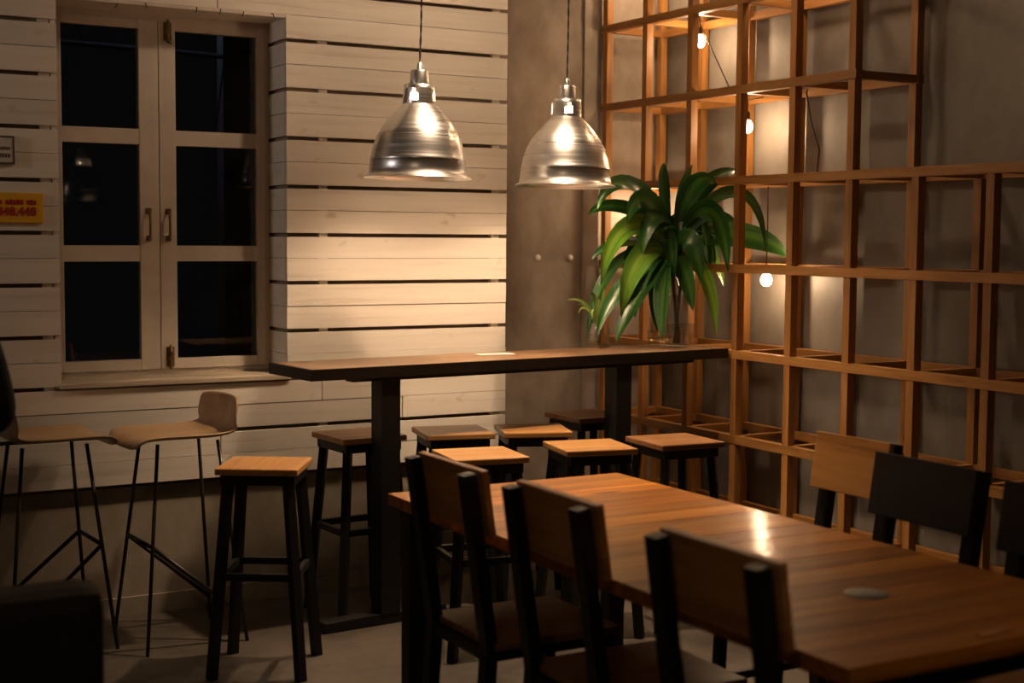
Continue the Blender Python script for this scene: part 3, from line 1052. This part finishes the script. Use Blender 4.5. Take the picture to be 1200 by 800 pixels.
# ---------------------------------------------------------------- plants on the bar
def leaf_mesh(pts, w, fold=0.25, n=12, roll=0.0, wmax=0.45):
    p0, p1, p2 = [Vector(p) for p in pts[:3]]
    hang_ = max(0.0, (p1.z - p2.z)) * 0.42
    q1 = p0 * 0.34 + p1 * 0.66
    q2 = p1 * 0.40 + p2 * 0.60
    if hang_ > 0.03:
        q2 = p2 * 0.78 + p1 * 0.22
        q2.z = p2.z + hang_ * 1.35
    bm = bmesh.new()
    uvl = bm.loops.layers.uv.new('UVMap')
    rows = []
    for i in range(n + 1):
        t_ = i / n
        c_ = (1 - t_) ** 3 * p0 + 3 * (1 - t_) ** 2 * t_ * q1 + 3 * (1 - t_) * t_ ** 2 * q2 + t_ ** 3 * p2
        tan = ((1 - t_) ** 2 * (q1 - p0) + 2 * (1 - t_) * t_ * (q2 - q1) + t_ ** 2 * (p2 - q2)).normalized()
        # the blade's upper side looks up and out into the room
        nrm = Vector((-0.42, -0.80, 0.55 * (1 - t_) + 0.15))
        side = tan.cross(nrm)
        if side.length < 0.1:
            side = tan.cross(Vector((0.3, -0.2, 1)))
        side.normalize()
        if rows and side.dot(prev) < 0:
            side = -side
        if rows:
            side = (prev * 0.65 + side * 0.35).normalized()
        prev = side
        sd = Quaternion(tan, roll) @ side
        nor = sd.cross(tan).normalized()
        # blade widths: narrow at the base, widest midway, pointed at the tip
        k = (t_ / wmax) if t_ < wmax else (1 - t_) / (1 - wmax)
        ww = w * max(0.03, 0.22 * (1 - t_) ** 2 + math.sin(min(1, max(0, k)) * math.pi / 2) ** 0.8 * 0.95)
        wave = 0.06 * w * math.sin(9 * t_ + 3 * roll)
        rows.append([(c_ + sd * (u * ww) + nor * (abs(u) * fold * ww + wave * u), (u * 0.5 + 0.5, t_)) for u in (-1, -0.5, 0, 0.5, 1)])
    vv = [[bm.verts.new(p) for p, _ in r] for r in rows]
    for i in range(n):
        for j in range(4):
            f = bm.faces.new((vv[i][j], vv[i][j + 1], vv[i + 1][j + 1], vv[i + 1][j]))
            f.smooth = True
            ids = ((i, j), (i, j + 1), (i + 1, j + 1), (i + 1, j))
            for lp, (a_, b_) in zip(f.loops, ids):
                lp[uvl].uv = rows[a_][b_][1]
    me = bpy.data.meshes.new('leaf')
    bm.to_mesh(me)
    bm.free()
    return me


VX = at_z(793, 404, BAR_H)
vase = Vector((4.045, 5.50, BAR_H + 0.001))
pl = thing('dracaena_plant', 'big green dracaena with long drooping leaves in a glass vase on the bar', 'plant', vase)
vname = MB().lathe([(0.0, 0.0), (0.052, 0.0), (0.056, 0.004), (0.056, 0.25), (0.053, 0.25), (0.053, 0.012), (0.0, 0.012)], 32).build('vase', M['glass_blue'], pl).name
MB().lathe([(0.0, 0.014), (0.0515, 0.014), (0.0515, 0.11), (0.0, 0.11)], 32).build('water', M['water'], bpy.data.objects[vname])
MB().tube([(0.01, 0.0, 0.02), (-0.005, 0.005, 0.2), (-0.03, 0.01, 0.42), (-0.05, 0.02, 0.58)], [0.014, 0.013, 0.012, 0.009], 10).build('stem', M['stem'], pl)
MB().tube([(-0.02, -0.01, 0.02), (0.01, 0.0, 0.2), (0.03, 0.0, 0.38), (0.035, 0.0, 0.5)], [0.011, 0.01, 0.01, 0.007], 10).build('stem', M['stem'], pl)
PD = {}


def leafpx(base, mid, tip, w, dep, mat='leaf', roll=0.0, fold=0.25):
    # base/mid/tip: (px, py) with distance given as the y of the plane the point lies in
    P = [at_y(a_[0], a_[1], 5.50 + d_) - vase for a_, d_ in zip((base, mid, tip), dep)]
    link('leaf', leaf_mesh(P, w * 1.0, fold, roll=roll), M[mat], pl)


L = leafpx
# (base) (control point, beyond the bend) (tip)  half width  depth offsets
L((783, 275), (745, 165), (700, 245), 0.050, (0.02, 0.0, -0.05), roll=0.3)
L((783, 278), (752, 190), (735, 262), 0.052, (0.0, -0.06, -0.10), roll=-0.35)
L((780, 285), (728, 215), (704, 335), 0.050, (0.0, -0.10, -0.12), 'leaf_lime', roll=-0.5)
L((780, 295), (745, 270), (728, 372), 0.056, (0.0, -0.13, -0.16), 'leaf_lime', roll=-0.3)
L((778, 300), (715, 265), (688, 400), 0.040, (0.04, 0.15, 0.17), roll=0.4)
L((785, 310), (772, 330), (776, 401), 0.054, (0.0, -0.14, -0.15), roll=0.9)
L((782, 305), (752, 340), (722, 403), 0.046, (0.02, 0.04, 0.04), roll=0.5)
L((795, 285), (808, 258), (822, 330), 0.052, (-0.03, -0.15, -0.17), roll=0.2)
L((785, 280), (770, 215), (778, 190), 0.040, (0.02, 0.05, 0.06), roll=0.6)
L((795, 275), (800, 185), (838, 215), 0.050, (0.0, -0.03, -0.06), roll=0.2)
L((798, 275), (820, 190), (866, 200), 0.042, (0.02, 0.0, -0.02), roll=-0.1)
L((800, 280), (838, 190), (853, 318), 0.058, (-0.02, -0.12, -0.13), roll=0.4)
L((800, 290), (830, 240), (842, 312), 0.045, (0.02, 0.05, 0.06), roll=-0.3)
L((803, 285), (858, 252), (926, 304), 0.062, (0.03, 0.07, -0.14), roll=0.7)
L((803, 268), (876, 165), (897, 290), 0.034, (0.05, 0.12, -0.10), roll=0.2)
L((800, 305), (828, 290), (840, 392), 0.036, (0.0, -0.06, -0.06), 'leaf_lime', roll=0.5)
L((780, 275), (735, 218), (689, 252), 0.034, (0.03, 0.06, 0.06), roll=-0.2)
L((778, 290), (735, 270), (694, 304), 0.034, (0.05, 0.10, 0.10), roll=0.3)
L((782, 310), (760, 330), (770, 388), 0.042, (0.03, 0.02, 0.02), roll=0.0)
L((800, 300), (835, 285), (848, 335), 0.034, (0.04, 0.08, 0.05), 'leaf_lime', roll=0.1)
L((790, 270), (790, 220), (812, 192), 0.042, (0.0, 0.02, 0.02), roll=1.0)
L((780, 300), (750, 300), (744, 372), 0.040, (0.05, 0.05, 0.05), roll=0.2)
L((775, 305), (730, 320), (700, 392), 0.040, (0.05, 0.09, 0.06), roll=0.2)
L((795, 300), (800, 310), (812, 365), 0.042, (-0.02, -0.05, -0.06), roll=0.6)
L((790, 265), (762, 225), (752, 300), 0.045, (0.0, -0.08, -0.09), roll=0.1)
L((798, 270), (818, 225), (828, 290), 0.045, (-0.02, -0.04, -0.05), roll=-0.4)
L((785, 268), (772, 238), (790, 330), 0.045, (0.0, -0.05, -0.05), roll=0.4)
L((800, 285), (845, 235), (862, 268), 0.040, (0.03, 0.04, 0.02), roll=0.2)

rl = random.Random(11)
for k in range(16):
    bx, by = rl.uniform(778, 802), rl.uniform(262, 305)
    ang = rl.uniform(-1, 1)
    tx = 788 + ang * rl.uniform(35, 75)
    ty = rl.uniform(290, 375) - abs(ang) * 25
    L((bx, by), ((bx + tx) / 2 + ang * 10, by - rl.uniform(5, 50)), (tx, ty), rl.uniform(0.035, 0.05), (0.03, rl.uniform(0.0, 0.10), rl.uniform(0.02, 0.12) if tx < 800 else rl.uniform(0.0, 0.06)), roll=rl.uniform(-0.7, 0.7))

# small jar with a spider plant
jp = at_z(704, 407, BAR_H)
sp = thing('spider_plant', 'small spider plant in a little glass jar at the bar edge', 'plant', (jp.x, jp.y + 0.02, BAR_H + 0.001))
jar = MB().lathe([(0.0, 0.0), (0.050, 0.0), (0.054, 0.004), (0.054, 0.085), (0.043, 0.098), (0.043, 0.115), (0.046, 0.118), (0.040, 0.118), (0.040, 0.098), (0.050, 0.084), (0.050, 0.010), (0.0, 0.010)], 28).build('jar', M['glass'], sp)
MB().lathe([(0.0, 0.012), (0.0485, 0.012), (0.0485, 0.06), (0.0, 0.06)], 24).build('water', M['water'], jar)
rnd = random.Random(3)
for px, py, bx, by, w in ((664, 352, 692, 345, 0.010), (678, 368, 686, 352, 0.010), (694, 374, 692, 352, 0.009), (690, 345, 702, 338, 0.011), (676, 358, 690, 352, 0.009),
                          (716, 350, 714, 338, 0.010), (728, 362, 722, 338, 0.009), (708, 338, 708, 350, 0.010), (700, 352, 702, 345, 0.009)):
    org = Vector(sp.location)
    y0 = jp.y + 0.02
    P = [Vector((rnd.uniform(-0.015, 0.015), rnd.uniform(-0.01, 0.01), 0.09)), at_y(bx, by - 8, y0 - 0.02) - org, at_y(px, py, y0 - 0.04 + rnd.uniform(-0.03, 0.03)) - org]
    link('leaf', leaf_mesh(P, w, 0.3, 8, roll=0.2, wmax=0.35), M['leaf_spider'], sp)
MB().tube([(0, 0, 0.02), (0.003, 0, 0.06), (0, 0, 0.10)], [0.012, 0.008, 0.007], 8).build('root', M['stem'], sp)

# tumblers beside the vase
for px, py, r_, h_, lab in ((766, 405, 0.034, 0.075, 'low clear glass tumbler left of the vase on the bar'), (807, 403, 0.026, 0.10, 'tall clear glass tumbler behind the vase by the lattice')):
    c = at_z(px, py, BAR_H)
    g = thing('glass_tumbler', lab, 'glass', (c.x, c.y, BAR_H + 0.001))
    tb = MB().lathe([(0.0, 0.0), (r_ * 0.85, 0.0), (r_, h_), (r_ - 0.003, h_), (r_ * 0.85 - 0.003, 0.009), (0.0, 0.009)], 24).build('tumbler', M['glass'], g)
    MB().lathe([(0.0, 0.011), (r_ * 0.80, 0.011), (r_ * 0.87, h_ * 0.5), (0.0, h_ * 0.5)], 24).build('drink', M['water'], tb)

# ---------------------------------------------------------------- dark armchair at the left edge
ac = thing('armchair', 'dark upholstered armchair in front of the person, mostly in shadow', 'armchair', (0.36, 3.12, 0))
MB().box((-0.36, 0.0, 0.14), (0.40, 0.17, 0.80), 0.045).build('backrest', M['upholstery'], ac)
MB().box((-0.24, 0.16, 0.14), (0.24, 0.70, 0.42), 0.03).build('seat', M['upholstery'], ac)
for sx in (-1, 1):
    MB().box((sx * 0.30 - 0.06, 0.16, 0.14), (sx * 0.30 + 0.06, 0.70, 0.60), 0.03).build('armrest', M['upholstery'], ac)
for sx in (-1, 1):
    for y in (0.06, 0.64):
        MB().lathe([(0, 0), (0.016, 0), (0.024, 0.145), (0, 0.145)], 12, c=(sx * 0.30, y, 0)).build('leg', M['steel'], ac)

# ---------------------------------------------------------------- person at the left edge
def skin_mesh(name, verts, edges, radii, root, levels=2):
    me = bpy.data.meshes.new(name)
    me.from_pydata(verts, edges, [])
    o = bpy.data.objects.new(name, me)
    scene.collection.objects.link(o)
    sk = o.modifiers.new('skin', 'SKIN')
    for i, r_ in enumerate(radii):
        sv = me.skin_vertices[0].data[i]
        sv.radius = r_ if isinstance(r_, tuple) else (r_, r_)
        sv.use_root = (i == root)
    sk.use_smooth_shade = True
    ss = o.modifiers.new('sub', 'SUBSURF')
    ss.levels = ss.render_levels = levels
    dg = bpy.context.evaluated_depsgraph_get()
    out = bpy.data.meshes.new_from_object(o.evaluated_get(dg))
    bpy.data.objects.remove(o)
    out.name = name
    return out


def make_person(loc, rz):
    t = thing('person', 'person in black clothes standing by the ply bar chair, cut off by the edge', 'person', loc, rz)
    # local: faces +y
    V, E, Rr = [], [], []

    def add(p, r_, par=None):
        V.append(p)
        Rr.append(r_)
        if par is not None:
            E.append((par, len(V) - 1))
        return len(V) - 1
    pel = add((0, 0, 0.93), (0.15, 0.11))
    wai = add((0, 0.01, 1.08), (0.135, 0.10), pel)
    che = add((0, 0.0, 1.27), (0.15, 0.105), wai)
    nb = add((0, -0.01, 1.40), (0.075, 0.065), che)
    nk = add((0, 0.0, 1.47), 0.05, nb)
    hd0 = add((0, 0.015, 1.54), (0.066, 0.078), nk)
    hd1 = add((0, 0.01, 1.61), (0.074, 0.088), hd0)
    hd2 = add((0, 0.0, 1.675), (0.055, 0.065), hd1)
    for s_ in (-1, 1):
        hip = add((s_ * 0.095, 0, 0.86), (0.10, 0.10), pel)
        kn = add((s_ * 0.12, 0.015, 0.48), 0.064, hip)
        an = add((s_ * 0.13, -0.01, 0.09), 0.045, kn)
        add((s_ * 0.135, 0.05, 0.035), (0.042, 0.033), an)
        add((s_ * 0.14, 0.15, 0.03), (0.036, 0.026), len(V) - 1)
        sh = add((s_ * 0.165, -0.005, 1.365), 0.062, che)
        el = add((s_ * 0.232, -0.05, 1.07), 0.047, sh)
        wr = add((s_ * 0.15, 0.17, 1.0), 0.031, el)
        pa = add((s_ * 0.12, 0.235, 0.99), (0.035, 0.02), wr)
        for k, (dx, ln) in enumerate(((-0.03, 0.075), (-0.01, 0.085), (0.01, 0.08), (0.03, 0.062))):
            b_ = add((s_ * (0.12 + dx), 0.28, 0.985), 0.0095, pa)
            c_ = add((s_ * (0.118 + dx), 0.28 + ln * 0.55, 0.972), 0.0088, b_)
            add((s_ * (0.115 + dx), 0.28 + ln * 0.8, 0.945), 0.0075, c_)
        th = add((s_ * 0.085, 0.225, 0.985), 0.011, wr)
        add((s_ * 0.062, 0.262, 0.972), 0.009, th)
    me = skin_mesh('body', V, E, Rr, pel)
    me.materials.clear()
    for k in ('black_cloth', 'denim', 'skin', 'steel'):
        me.materials.append(M[k])
    for f in me.polygons:
        x, y, z_ = f.center
        if z_ > 1.455 or (y > 0.185 and 0.9 < z_ < 1.06):
            f.material_index = 2
        elif z_ < 0.085:
            f.material_index = 3
        elif z_ < 0.87:
            f.material_index = 1
        else:
            f.material_index = 0
        f.use_smooth = True
    body = link('body', me, None, t)
    h = MB().lathe([(0.0, 0.112), (0.045, 0.104), (0.080, 0.072), (0.095, 0.02), (0.094, -0.03), (0.084, -0.07), (0.0, -0.075)], 20,
                   skip=lambda i, k: i >= 3 and 2 <= k <= 7).build('hair', M['hair'], t, (0, -0.008, 1.625))
    for s_ in (-1, 1):
        MB().lathe([(0, -0.011), (0.009, -0.006), (0.011, 0), (0.009, 0.006), (0, 0.011)], 10).build('eye', M['eye'], t, (s_ * 0.031, 0.094, 1.60))
        MB().lathe([(0, -0.03), (0.012, -0.02), (0.016, 0.008), (0.01, 0.026), (0, 0.03)], 10).build('ear', M['skin'], t, (s_ * 0.082, -0.002, 1.585))
    MB().tube([(0, 0.085, 1.605), (0, 0.112, 1.567), (0, 0.09, 1.555)], [0.006, 0.014, 0.008], 8).build('nose', M['skin'], t)
    MB().tube([(-0.024, 0.084, 1.525), (0, 0.094, 1.523), (0.024, 0.084, 1.525)], [0.003, 0.006, 0.003], 8).build('mouth', plain_lips, t)
    return t


plain_lips = plain('lips', (0.32, 0.12, 0.09), 0.5)
make_person((0.48, 4.10, 0), R(8))
